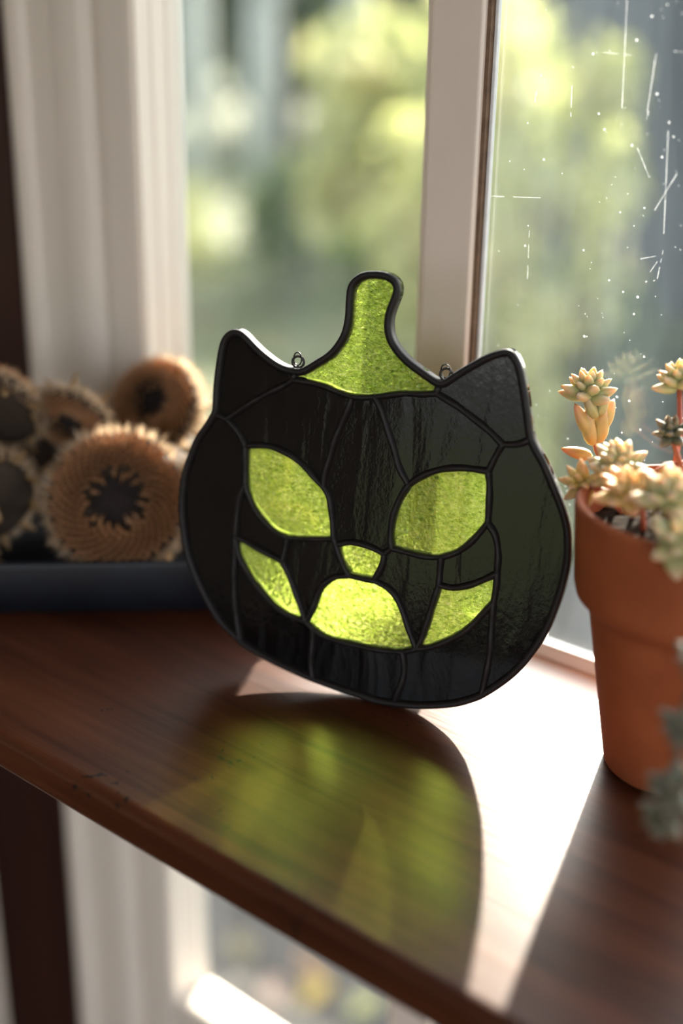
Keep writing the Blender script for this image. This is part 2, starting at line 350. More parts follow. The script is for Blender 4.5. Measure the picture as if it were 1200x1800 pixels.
MB_ = MB().box(-9, 6, 0.2, 3.3, GZ-0.1, GZ+0.08); tag(MB_.build('gravel_path', M['gravel'], bevel=0.02), 'grey gravel path along the house outside', 'path', kind='structure')

def crown(center, rad, n, leaf, clusters=18, shell=0.55):
    cs = rng.normal(size=(clusters, 3)); cs /= np.linalg.norm(cs, axis=1)[:, None]
    cs = cs*(shell+(1-shell)*rng.random((clusters, 1)))*np.array(rad)
    ci = rng.integers(0, clusters, n); p = cs[ci]*0.8+np.clip(rng.normal(size=(n, 3)), -1.7, 1.7)*np.array(rad)*0.2+np.array(center)
    a = rng.normal(size=(n, 3)); a /= np.linalg.norm(a, axis=1)[:, None]
    c = rng.normal(size=(n, 3)); c -= a*(a*c).sum(1)[:, None]; c /= np.linalg.norm(c, axis=1)[:, None]
    L = leaf*(0.6+0.8*rng.random((n, 1)))
    v = np.empty((n, 4, 3)); v[:, 0] = p-a*L; v[:, 1] = p-c*L*0.45; v[:, 2] = p+a*L; v[:, 3] = p+c*L*0.45
    return v.reshape(-1, 3), np.arange(n*4).reshape(n, 4)
def tree(name, label, base, center, rad, n, leaf, mat, bark, tr_r, group=None, clusters=18, twigs=6):
    t = empty(name, base); tag(t, label, 'tree' if 'tree' in name else 'shrub', group)
    c = Vector(center)-Vector(base)
    v, f = crown(c, rad, n, leaf, clusters)
    me = bpy.data.meshes.new('foliage'); me.from_pydata(v.tolist(), [], f.tolist()); me.materials.append(mat); fo = link_obj('foliage', me, t); fo['kind'] = 'stuff'
    MB().tube([(0, 0, -0.05), (c.x*0.3, c.y*0.3, c.z*0.5), (c.x, c.y, c.z+rad[2]*0.4)], [tr_r, tr_r*0.8, tr_r*0.35], 9).build('trunk', bark, t, True)
    for i in range(twigs):
        d = Vector(rng.normal(size=3)); d.z = abs(d.z); d.normalize(); s0 = Vector((c.x*0.6, c.y*0.6, c.z*(0.55+0.4*rng.random())))
        MB().tube([s0, s0+Vector((d.x*rad[0], d.y*rad[1], d.z*rad[2]))*0.5, s0+Vector((d.x*rad[0], d.y*rad[1], d.z*rad[2]))*0.9], [tr_r*0.4, tr_r*0.25, tr_r*0.1], 6).build('branch', bark, t, True)
    return t
def along(px_dir, dist, z=None):
    d = Vector((px_dir[0], px_dir[1])).normalized(); return Vector((0.238+d.x*dist, -0.3445+d.y*dist, GZ if z is None else z))
# young yellow-green trees in front
tree('young_tree', 'young tree with pale yellow-green leaves right behind the window stile', along((-0.606, 0.795), 5.2), along((-0.606, 0.795), 5.2, -0.2), (0.42, 0.42, 0.5), 1100, 0.075, M['leaf_yellow'], M['bark'], 0.035)
tree('young_tree', 'larger yellow-green young tree seen through the dusty right pane', along((-0.535, 0.845), 4.3), along((-0.535, 0.845), 4.3, -0.62), (0.44, 0.44, 0.95), 1500, 0.07, M['leaf_yellow'], M['bark'], 0.04)
tree('young_tree', 'thin yellow-green sapling in front of the dark shed', along((-0.475, 0.880), 5.0), along((-0.475, 0.880), 5.0, -0.25), (0.22, 0.22, 0.40), 200, 0.07, M['leaf_yellow'], M['bark'], 0.03, clusters=7)
# pale trunks further back
tree('birch_tree', 'tall pale grey trunk in the left half of the left pane', along((-0.681, 0.733), 10.5), along((-0.681, 0.733), 10.5, 1.4), (0.45, 0.45, 0.9), 900, 0.09, M['leaf_green'], M['bark_pale'], 0.16)
tree('birch_tree', 'second pale grey trunk beside the window stile', along((-0.630, 0.777), 11.5), along((-0.630, 0.777), 11.5, 1.5), (0.45, 0.45, 0.9), 900, 0.09, M['leaf_green'], M['bark_pale'], 0.16)
tree('birch_tree', 'pale grey trunk nearest the left window jamb', along((-0.716, 0.698), 12.5), along((-0.716, 0.698), 12.5, 1.5), (0.45, 0.45, 0.9), 900, 0.09, M['leaf_green'], M['bark_pale'], 0.15)
# low shrubs on the lawn
for i, (d, dist, zc, r, nn, mk, lb) in enumerate([
    ((-0.735, 0.678), 8.0, -1.15, (0.40, 0.40, 0.38), 1100, 'leaf_yellow', 'low bright yellow-green bush on the lawn by the left jamb'),
    ((-0.655, 0.755), 9.0, -1.15, (0.6, 0.6, 0.45), 1500, 'leaf_green', 'low green bush between the pale trunks'),
    ((-0.600, 0.800), 7.5, -1.1, (0.5, 0.5, 0.5), 1500, 'leaf_green', 'rounded green bush below the young tree by the stile'),
    ((-0.500, 0.866), 6.2, -1.2, (0.5, 0.5, 0.4), 1500, 'leaf_green', 'low green bush in front of the shed'),
    ((-0.400, 0.917), 5.4, -1.3, (0.35, 0.35, 0.3), 1000, 'leaf_dark', 'dark low bush at the foot of the shed')]):
    tree('garden_shrub', lb, along(d, dist), along(d, dist, zc), r, nn, 0.045, M[mk], M['bark'], 0.03)
# the trees that close the view
def az(deg): return (-math.sin(math.radians(deg)), math.cos(math.radians(deg)))
for i, (d, dist, r, zc, mk, lb) in enumerate([
    (az(50), 16.5, (1.25, 1.25, 2.0), 0.4, 'leaf_green', 'bright green tree behind the left edge of the left pane'),
    (az(42), 18.5, (1.25, 1.25, 2.0), 0.5, 'leaf_green', 'green tree behind the tallest pale trunk'),
    (az(31.5), 16.5, (1.25, 1.25, 2.0), 0.5, 'leaf_green', 'green tree far behind the young trees'),
    (az(56), 25, (2.0, 2.0, 2.6), 0.8, 'leaf_dark', 'dark tree beyond the left jamb'),
    (az(46.5), 27, (2.0, 2.0, 2.6), 0.8, 'leaf_dark', 'large dark tree filling the far left of the left pane'),
    (az(36.5), 23.5, (2.0, 2.0, 2.6), 0.8, 'leaf_dark', 'large dark tree behind the window stile'),
    (az(26), 27, (2.0, 2.0, 2.6), 0.8, 'leaf_dark', 'dark tree behind the left end of the shed'),
    (az(16), 25, (2.0, 2.0, 2.6), 0.8, 'leaf_dark', 'dark tree behind the shed roof')]):
    tree('garden_tree', lb, along(d, dist), along(d, dist, zc), r, 3000, 0.19, M[mk], M['bark'], 0.14, clusters=40)
# fallen leaves on the gravel under the window
fl = MB().add([(0, -1, 0.1), (0.42, -0.5, 0.22), (0.55, 0.05, 0.26), (0.3, 0.6, 0.2), (0, 1.1, 0.08), (-0.3, 0.6, 0.22), (-0.55, 0.05, 0.3), (-0.42, -0.5, 0.2), (0, 0, 0.05)],
              [(8, 0, 1), (8, 1, 2), (8, 2, 3), (8, 3, 4), (8, 4, 5), (8, 5, 6), (8, 6, 7), (8, 7, 0)]).mesh('fallen_leaf', None)
for (x, y), cn, rgb in [((-1.058, 1.065), 'pinkish tan', (0.52, 0.34, 0.24)), ((-1.000, 1.119), 'bright yellow', (0.66, 0.47, 0.10)), ((-1.192, 1.115), 'olive brown', (0.30, 0.26, 0.13)), ((-1.055, 1.166), 'rust brown', (0.42, 0.25, 0.13)), ((-0.907, 1.152), 'pale yellow-green', (0.48, 0.48, 0.20))] :
    me = fl.copy(); me.materials.clear(); me.materials.append(leafmat('leaf_'+cn.replace(' ', '_'), [(0.3, rgb), (0.7, tuple(q*1.25 for q in rgb))], 0.3, 0.4, 3.0, 0.05))
    o = link_obj('fallen_leaf', me, None, (x, y, GZ+0.08), (0, 0, rng.random()*6.28)); o.scale = (0.045, 0.045, 0.045)
    tag(o, cn+' fallen leaf on the gravel below the window', 'leaf', 'fallen leaves on the gravel')
# the dark shed behind the right pane
M['slate'] = pmat('slate_board', (0.022, 0.030, 0.040), (0.040, 0.050, 0.062), 0.7, 6, (1, 1, 6))
M['felt'] = pmat('roof_felt', (0.03, 0.032, 0.036), (0.05, 0.052, 0.056), 0.9, 30)
sh = empty('garden_shed', along((-0.40, 0.915), 8.2), (0, 0, math.radians(22))); tag(sh, 'dark slate-blue garden shed behind the dusty right pane', 'shed')
bm_ = MB().box(-0.13, 0.13, -0.012, 0.012, 0, 2.75).mesh('board', M['slate'])
for i in range(13): link_obj('board', bm_, sh, (-1.5+0.268*i, 0, 0))
MB().box(-1.62, 1.85, 0.015, 2.0, 0, 2.75).build('body', M['slate'], sh)
MB().add([(-1.75, -0.2, 2.75), (1.98, -0.2, 2.75), (1.98, 2.2, 2.75), (-1.75, 2.2, 2.75), (-1.75, 1.0, 3.4), (1.98, 1.0, 3.4)], [(0,1,5,4),(2,3,4,5),(0,4,3),(1,2,5),(0,3,2,1)]).build('roof', M['felt'], sh)

# ================================================================== the shelf
prof = [(0.0477, 0.0), (0.0477, -0.0165)]                      # square back edge, rounded front edge
for cz, a0 in ((-0.0165+0.0045, 270), (-0.0045, 180)):
    for i in range(7): a = math.radians(a0-15*i); prof.append((-0.1168+0.0045+0.0045*math.cos(a), cz+0.0045*math.sin(a)))
k = len(prof); vs_ = [(-0.75, y, z) for y, z in prof]+[(0.62, y, z) for y, z in prof]
sf = MB().add(vs_, [(i, k+i, k+(i+1) % k, (i+1) % k) for i in range(k)]+[tuple(range(k)), tuple(range(2*k-1, k-1, -1))]).build('wooden_shelf', M['shelf'])
bmx = __import__('bmesh'); bb = bmx.new(); bb.from_mesh(sf.data); bmx.ops.recalc_face_normals(bb, faces=bb.faces); bb.to_mesh(sf.data); bb.free()
tag(sf, 'reddish brown wooden shelf with a rounded front edge, spanning the window', 'shelf')

# ================================================================== the suncatcher
# outline and seams in millimetres, in the plane of the piece (nodes, then the points between two nodes)
P0X, P0Y = -0.00947, -0.00884
NODE = {'A': (-84.01, 101.37), 'D': (-48.77, 123.17), 'H': (6.27, 125.71), 'K': (42.1, 110.34), 'N': (33.18, 11.25), 'M3': (-0.06, 0.68), 'Z3': (-33.31, 3.0), 'N2': (-64.99, 10.92), 'B': (-76.83, 100.39), 'C': (-50.32, 118.76), 'E': (-26.36, 115.77), 'F': (-17.54, 116.72), 'G': (5.67, 120.99), 'J': (31.36, 106.37), 'L': (27.28, 96.19), 'T': (-68.26, 91.28), 'S': (-35.03, 80.62), 'U': (-29.4, 61.6), 'a': (-67.37, 76.32), 'V': (-48.56, 58.64), 'W': (-70.56, 54.96), 'X': (-49.84, 48.91), 'Y': (-38.42, 26.86), 'Z': (-35.15, 24.77), 'B2': (-22.11, 48.49), 'Bd': (-11.98, 48.43), 'AA': (6.8, 25.49), 'b3': (1.61, 23.01), 'AC': (-28.3, 59.36), 'AD': (-8.83, 59.37), 'P': (-6.14, 62.05), 'O': (-1.9, 86.59), 'Q': (13.07, 62.1), 'R': (29.02, 77.66), 'AF': (34.27, 59.88), 'AE': (13.22, 51.54), 'M': (34.16, 48.97)}
CURVE = {'A_B': [(-80.31, 101.22)], 'B_C': [(-68.46, 106.77), (-60.67, 112.11), (-53.19, 116.49)], 'C_D': [], 'C_E': [(-44.07, 118.71), (-37.85, 118.24), (-32.52, 116.84)], 'E_F': [(-21.91, 115.94)], 'F_G': [(-14.09, 117.58), (-6.83, 119.36), (0.21, 120.07)], 'G_H': [], 'G_J': [(13.16, 117.74), (19.13, 114.51), (25.76, 110.6)], 'J_K': [(36.97, 107.39)], 'J_L': [(29.04, 101.16)], 'B_T': [(-72.22, 96.64)], 'T_S': [(-61.81, 92.45), (-55.59, 92.27), (-48.34, 90.09), (-42.46, 86.63), (-38.47, 83.12)], 'E_S': [(-26.98, 112.34), (-29.39, 105.7), (-31.82, 98.99), (-33.54, 91.46), (-34.91, 85.21)], 'S_U': [(-32.43, 76.91), (-30.76, 70.18)], 'T_a': [(-67.79, 83.38)], 'a_V': [(-66.19, 72.93), (-63.19, 67.81), (-58.52, 63.2), (-53.47, 60.02)], 'V_U': [(-41.46, 59.45), (-35.15, 60.35)], 'a_W': [(-69.5, 70.81), (-70.33, 63.89)], 'W_X': [(-65.54, 53.79), (-60.26, 52.0), (-54.78, 50.27)], 'V_X': [(-48.97, 54.05)], 'X_Y': [(-46.58, 43.6), (-42.95, 36.52)], 'W_Y': [(-68.12, 47.12), (-61.93, 39.05), (-54.1, 32.24), (-47.25, 28.52)], 'W_N2': [(-70.27, 45.57), (-69.96, 35.87), (-68.93, 26.69), (-66.86, 16.95)], 'Y_Z': [], 'Z_Z3': [(-35.04, 16.67), (-35.01, 9.67)], 'Y_B2': [(-36.15, 31.92), (-34.26, 38.7), (-31.99, 43.22), (-27.56, 46.78)], 'B2_Bd': [(-17.24, 48.31)], 'Bd_AA': [(-6.37, 46.63), (-2.73, 43.8), (0.73, 37.84), (4.07, 30.73)], 'Z_b3': [(-29.25, 22.55), (-18.8, 21.79), (-7.21, 22.0)], 'b3_AA': [], 'b3_M3': [(2.84, 16.94), (2.45, 11.15), (0.67, 5.47)], 'U_AC': [], 'AC_AD': [(-21.99, 61.38), (-15.1, 61.08)], 'AD_Bd': [(-9.33, 54.67)], 'AC_B2': [(-26.32, 54.83), (-24.18, 51.22)], 'AD_P': [], 'O_P': [(-4.87, 80.37), (-6.72, 73.63), (-6.98, 66.46)], 'F_O': [(-15.02, 113.12), (-12.32, 107.26), (-8.77, 99.42), (-5.95, 92.49)], 'O_L': [(3.58, 91.03), (9.75, 94.09), (16.83, 95.8), (23.11, 96.16)], 'P_Q': [(1.27, 61.44), (7.89, 61.36)], 'Q_R': [(18.43, 64.8), (23.71, 69.79)], 'L_R': [(28.35, 89.99), (28.79, 83.86)], 'R_AF': [(32.17, 73.61), (33.93, 67.0)], 'Q_AE': [(13.05, 57.79)], 'AE_AF': [(18.67, 51.52), (24.91, 53.81), (30.53, 57.25)], 'AE_AA': [(11.7, 44.47), (10.18, 37.12), (8.61, 30.13)], 'AF_M': [(34.53, 55.46)], 'M_AA': [(31.2, 44.71), (25.54, 37.01), (18.9, 31.43), (12.22, 27.33)], 'M_N': [(34.27, 41.88), (34.77, 31.1), (34.35, 22.86)], 'o_A_D': [(-83.09, 102.6), (-82.93, 113.56), (-81.84, 125.14), (-80.66, 130.2), (-78.66, 133.19), (-75.62, 134.8), (-72.5, 134.51), (-69.79, 132.92), (-65.81, 129.78), (-60.16, 126.22), (-54.38, 123.75)], 'o_D_H': [(-46.72, 123.63), (-41.71, 127.16), (-36.55, 131.09), (-32.53, 137.1), (-31.24, 143.36), (-31.32, 150.02), (-31.04, 154.87), (-29.1, 158.05), (-25.57, 160.37), (-21.3, 161.16), (-16.99, 161.17), (-13.46, 159.92), (-11.35, 157.76), (-10.84, 154.47), (-12.15, 149.98), (-13.29, 145.88), (-13.19, 142.29), (-12.24, 138.78), (-9.32, 135.09), (-5.15, 131.75), (0.92, 128.46)], 'o_H_K': [(7.13, 125.62), (11.98, 129.63), (17.2, 133.44), (22.19, 136.8), (27.42, 139.17), (30.81, 139.57), (32.98, 138.07), (35.38, 134.47), (37.14, 129.42), (38.78, 123.74), (40.58, 116.68)], 'o_K_N': [(44.52, 106.7), (47.6, 102.57), (50.84, 97.05), (52.6, 93.91), (55.92, 87.8), (58.48, 81.33), (59.66, 74.8), (60.06, 68.09), (59.25, 59.64), (57.64, 50.93), (55.2, 41.94), (50.9, 32.43), (45.56, 23.84), (39.1, 16.64)], 'o_N_M3': [(25.73, 7.02), (18.44, 4.38), (9.65, 2.06)], 'o_M3_Z3': [(-7.68, 0.27), (-13.36, 1.04), (-21.21, 1.55)], 'o_Z3_N2': [(-37.49, 3.7), (-45.69, 5.4), (-53.99, 7.36)], 'o_N2_A': [(-68.68, 13.47), (-75.82, 18.18), (-82.11, 25.71), (-87.68, 34.1), (-92.55, 44.26), (-95.14, 55.49), (-96.07, 64.6), (-95.5, 74.56), (-94.88, 77.62), (-92.68, 84.75), (-89.75, 91.91), (-85.81, 97.81)]}
def catmull(pts, step=1.0):
    P = [np.array(p, float) for p in pts]
    if len(P) == 2:
        k = max(2, int(np.linalg.norm(P[1]-P[0])/step)+1); return [P[0]+(P[1]-P[0])*i/k for i in range(k+1)]
    Q = [2*P[0]-P[1]]+P+[2*P[-1]-P[-2]]; out = []
    for i in range(1, len(Q)-2):
        a, b_, c, d = Q[i-1:i+3]; k = max(1, int(np.linalg.norm(c-b_)/step))
        for j in range(k):
            s = j/k; out.append(0.5*(2*b_+(c-a)*s+(2*a-5*b_+4*c-d)*s*s+(3*b_-a-3*c+d)*s**3))
    return out+[P[-1]]
CUR = {}
for k_, q in CURVE.items():
    nn = k_.split('_'); nn = nn[1:] if nn[0] == 'o' else nn
    CUR[k_] = catmull([NODE[nn[0]]]+q+[NODE[nn[1]]], 1.0)
def path(spec):
    """spec: 'B C, C E, ...' node walks; a leading o is a stretch of the outline"""
    out = []
    for s in spec.split(','):
        s = s.strip(); o_ = 'o_' if s.startswith('o ') else ''; a, b_ = s.replace('o ', '').split()
        if o_+a+'_'+b_ in CUR: c = CUR[o_+a+'_'+b_]
        else: c = CUR[o_+b_+'_'+a][::-1]
        out += c[:-1]
    return out
sun = empty('suncatcher', (P0X, P0Y, 0.0), (math.radians(-8), 0, math.radians(16)))
tag(sun, 'black and green stained glass cat-faced pumpkin suncatcher standing on the shelf', 'suncatcher')
mm = 0.001
import bmesh
def glass_piece(spec, mat, name):
    pts = path(spec); bmn = bmesh.new(); n = len(pts)
    f = [bmn.verts.new((p[0]*mm, 0.0009, p[1]*mm)) for p in pts]; g = [bmn.verts.new((p[0]*mm, 0.0036, p[1]*mm)) for p in pts]
    bmn.faces.new(f); bmn.faces.new(g[::-1])
    for i in range(n): bmn.faces.new((f[i], f[(i+1) % n], g[(i+1) % n], g[i]))
    bmesh.ops.recalc_face_normals(bmn, faces=bmn.faces); bmesh.ops.triangulate(bmn, faces=[q for q in bmn.faces if len(q.verts) > 4])
    me = bpy.data.meshes.new(name); bmn.to_mesh(me); bmn.free(); me.materials.append(mat)
    return link_obj(name, me, sun)
BLK = ['o A D,D C,C B,B A', 'o H K,K J,J G,G H', 'A B,B T,T a,a W,W N2,o N2 A', 'B C,C E,E S,S T,T B', 'E F,F O,O P,P AD,AD AC,AC U,U S,S E', 'F G,G J,J L,L O,O F',
       'J K,o K N,N M,M AF,AF R,R L,L J', 'a V,V X,X W,W a', 'V U,U AC,AC B2,B2 Y,Y X,X V', 'Q R,R AF,AF AE,AE Q', 'P Q,Q AE,AE AA,AA Bd,Bd AD,AD P',
       'W Y,Y Z,Z Z3,o Z3 N2,N2 W', 'Z b3,b3 M3,o M3 Z3,Z3 Z', 'b3 AA,AA M,M N,o N M3,M3 b3']
GRN = ['o D H,H G,G F,F E,E C,C D', 'T S,S U,U V,V a,a T', 'O L,L R,R Q,Q P,P O', 'AC AD,AD Bd,Bd B2,B2 AC', 'B2 Bd,Bd AA,AA b3,b3 Z,Z Y,Y B2', 'W X,X Y,Y W', 'AE AF,AF M,M AA,AA AE']
for s in BLK: glass_piece(s, M['black_glass'], 'black_glass_piece')
for s, lb in zip(GRN, ['green stem', 'green left eye', 'green right eye', 'green nose', 'green mouth', 'green left cheek crescent', 'green right cheek crescent']):
    tag(glass_piece(s, M['green_glass'], 'green_glass_piece'), lb+' of textured glass')
def bead(pts, hw, hf, hb, name, closed=False, jit=0.12):
    """soldered seam: an oval bead swept along a path in the plane of the piece"""
    P = [np.array(p) for p in pts]; n = len(P); K = 12; vs = []; fs = []
    rows = []
    ph = rng.random()*6
    for i in range(n):
        a = P[(i-1) % n] if closed else P[max(i-1, 0)]; c = P[(i+1) % n] if closed else P[min(i+1, n-1)]
        t_ = (c-a); t_ = t_/max(np.linalg.norm(t_), 1e-6); rows.append((P[i], t_, 1.0+jit*math.sin(i*0.55+ph)*0.5+jit*(rng.random()-.5)*0.5))
    if not closed:
        s0, t0, k0 = rows[0]; s1, t1, k1 = rows[-1]
        rows = [(s0-t0*hw*0.9, t0, 0.45*k0), (s0-t0*hw*0.5, t0, 0.86*k0)]+rows+[(s1+t1*hw*0.5, t1, 0.86*k1), (s1+t1*hw*0.9, t1, 0.45*k1)]
    for p, t_, k_ in rows:
        nrm = np.array([-t_[1], t_[0]])
        for q in range(K):
            an = 2*math.pi*q/K; o2 = nrm*math.cos(an)*hw*k_; y = -math.sin(an)
            yy = 1.6+(y*(hf if y < 0 else hb))*k_
            vs.append(((p[0]+o2[0])*mm, yy*mm, (p[1]+o2[1])*mm))
    m_ = len(rows)
    for i in range(m_ if closed else m_-1):
        j = (i+1) % m_
        for q in range(K): fs.append((i*K+q, i*K+(q+1) % K, j*K+(q+1) % K, j*K+q))
    if not closed: fs.append(tuple(range(K))); fs.append(tuple((m_-1)*K+q for q in range(K-1, -1, -1)))
    return MB().add(vs, fs).build(name, M['lead'], sun, True)
for k_ in CUR:
    if k_.startswith('o_'): continue
    pts = CUR[k_]; ed_ = [np.array(NODE[q]) for q in ('A', 'D', 'H', 'K', 'N', 'M3', 'Z3', 'N2')]     # seams stop inside the outer came
    kept = [p for p in pts if min(np.linalg.norm(p-e) for e in ed_) > 2.0]
    bead(kept if len(kept) > 2 else pts[1:-1] if len(pts) > 4 else pts, 1.38, 2.5, 2.7, 'lead_line')
# the outer came: a flat-edged strip that follows the whole outline
ol = []
for s in ['A D', 'D H', 'H K', 'K N', 'N M3', 'M3 Z3', 'Z3 N2', 'N2 A']: ol += CUR['o_'+s.replace(' ', '_')][:-1]
ol = [np.array(p) for p in ol]
for _ in range(2): ol = [(ol[i-1]+2*ol[i]+ol[(i+1) % len(ol)])/4 for i in range(len(ol))]
sec = [(0.0, 3.9), (0.0, 0.3), (0.35, -0.55), (1.1, -0.95), (2.0, -0.75), (2.7, 0.0), (2.85, 1.0), (2.85, 3.6), (2.1, 4.7), (0.9, 4.8)]
vs, fs = [], []; n = len(ol); K = len(sec)
for i in range(n):
    t_ = ol[(i+1) % n]-ol[i-1]; t_ = t_/np.linalg.norm(t_); nin = np.array([t_[1], -t_[0]])
    for d_, y in sec: q = ol[i]+nin*d_; vs.append((q[0]*mm, y*mm, q[1]*mm))
for i in range(n):
    j = (i+1) % n
    for q in range(K): fs.append((i*K+q, i*K+(q+1) % K, j*K+(q+1) % K, j*K+q))
oc = MB().add(vs, fs).build('outer_came', M['lead'], sun, True)
bmn = bmesh.new(); bmn.from_mesh(oc.data); bmesh.ops.recalc_face_normals(bmn, faces=bmn.faces); bmn.to_mesh(oc.data); bmn.free()
# hanging loops soldered in the notches beside the stem
def ring(name, c, R_, r_, tilt, parent):
    pts = [(R_*math.cos(a), 0, R_*math.sin(a)) for a in np.linspace(0, 2*math.pi, 25)]
    rot = Matrix.Rotation(tilt, 4, 'Z')
    pts = [Vector(c)+rot @ Vector(p) for p in pts]
    return MB().tube(pts, r_, 8, False).build(name, M['wire'], parent, True)
for nx_, nz_ in ((NODE['D'][0]-0.5, NODE['D'][1]+2.2), (NODE['H'][0]+1.8, NODE['H'][1]+2.2)):
    ri = ring('hanging_loop', (nx_*mm, 0.0022, nz_*mm), 0.0021, 0.0005, 0.35, sun)
    ring('jump_ring', ((nx_-0.6)*mm, 0.0028, (nz_+1.0)*mm), 0.0024, 0.00028, -0.5, ri)

# ================================================================== the tray of dried sunflower heads
F0 = Vector((-0.087, 0.028, 0)); E1 = Vector((0.727, 0.686, 0)).normalized(); E2 = Vector((-0.686, 0.727, 0)).normalized()
TL, TW, TH = 0.176, 0.072, 0.0262
tro = empty('slate_tray', F0-E1*TL/2+E2*TW/2, (0, 0, math.atan2(E1.y, E1.x)))
tag(tro, 'dark slate-blue rectangular tray holding dried sunflower heads', 'tray')
def rrect(hx, hy, r, k=6):
    p = []
    for cx, cy_, a0 in ((hx-r, hy-r, 0), (-hx+r, hy-r, 90), (-hx+r, -hy+r, 180), (hx-r, -hy+r, 270)):
        for i in range(k+1): a = math.radians(a0+90*i/k); p.append((cx+r*math.cos(a), cy_+r*math.sin(a)))
    return p
lv = [(TL/2-0.010, TW/2-0.010, 0.0), (TL/2-0.004, TW/2-0.004, 0.0012), (TL/2-0.001, TW/2-0.001, 0.012), (TL/2+0.0008, TW/2+0.0008, TH-0.002), (TL/2+0.0005, TW/2+0.0005, TH-0.0004), (TL/2-0.001, TW/2-0.001, TH),
      (TL/2-0.0028, TW/2-0.0028, TH-0.0008), (TL/2-0.0045, TW/2-0.0045, 0.012), (TL/2-0.008, TW/2-0.008, 0.005), (TL/2-0.014, TW/2-0.014, 0.004)]
vs, fs = [], []
for hx, hy, z in lv: vs += [(x, y, z+0.0006*math.sin(x*90)*(z > 0.02)) for x, y in rrect(hx, hy, 0.012)]
K = 28
for i in range(len(lv)-1):
    for q in range(K): fs.append((i*K+q, i*K+(q+1) % K, (i+1)*K+(q+1) % K, (i+1)*K+q))
fs += [tuple(range(K-1, -1, -1)), tuple((len(lv)-1)*K+q for q in range(K))]
MB().add(vs, fs).build('tray_body', M['tray'], tro, True)

M['husk'] = leafmat('sunflower_husk', [(0.3, (0.34, 0.155, 0.065)), (0.5, (0.55, 0.29, 0.14)), (0.75, (0.72, 0.48, 0.28))], 0.5, 0.5, 140, 0.03)
M['core'] = pmat('dark_seed', (0.014, 0.009, 0.008), (0.06, 0.04, 0.035), 0.7, 300, bs=0.5, bd=0.002)
M['bract'] = leafmat('dry_bract', [(0.3, (0.26, 0.15, 0.06)), (0.6, (0.48, 0.31, 0.14)), (0.8, (0.62, 0.46, 0.24))], 0.4, 0.5, 90, 0.04)
M['fuzz'] = leafmat('dry_fuzz', [(0.3, (0.50, 0.34, 0.20)), (0.6, (0.66, 0.50, 0.34)), (0.8, (0.78, 0.64, 0.48))], 0.6, 0.4, 90, 0.06)
M['calyx'] = pmat('dry_calyx', (0.022, 0.012, 0.008), (0.075, 0.045, 0.026), 0.85, 160, bs=0.7, bd=0.002)
def hz(rho):      # height of the seed ring over the radius
    if rho < 0.36: return -0.02
    return 0.30*math.sqrt(max(0.0, 1-((rho-0.72)/0.37)**2))-0.02
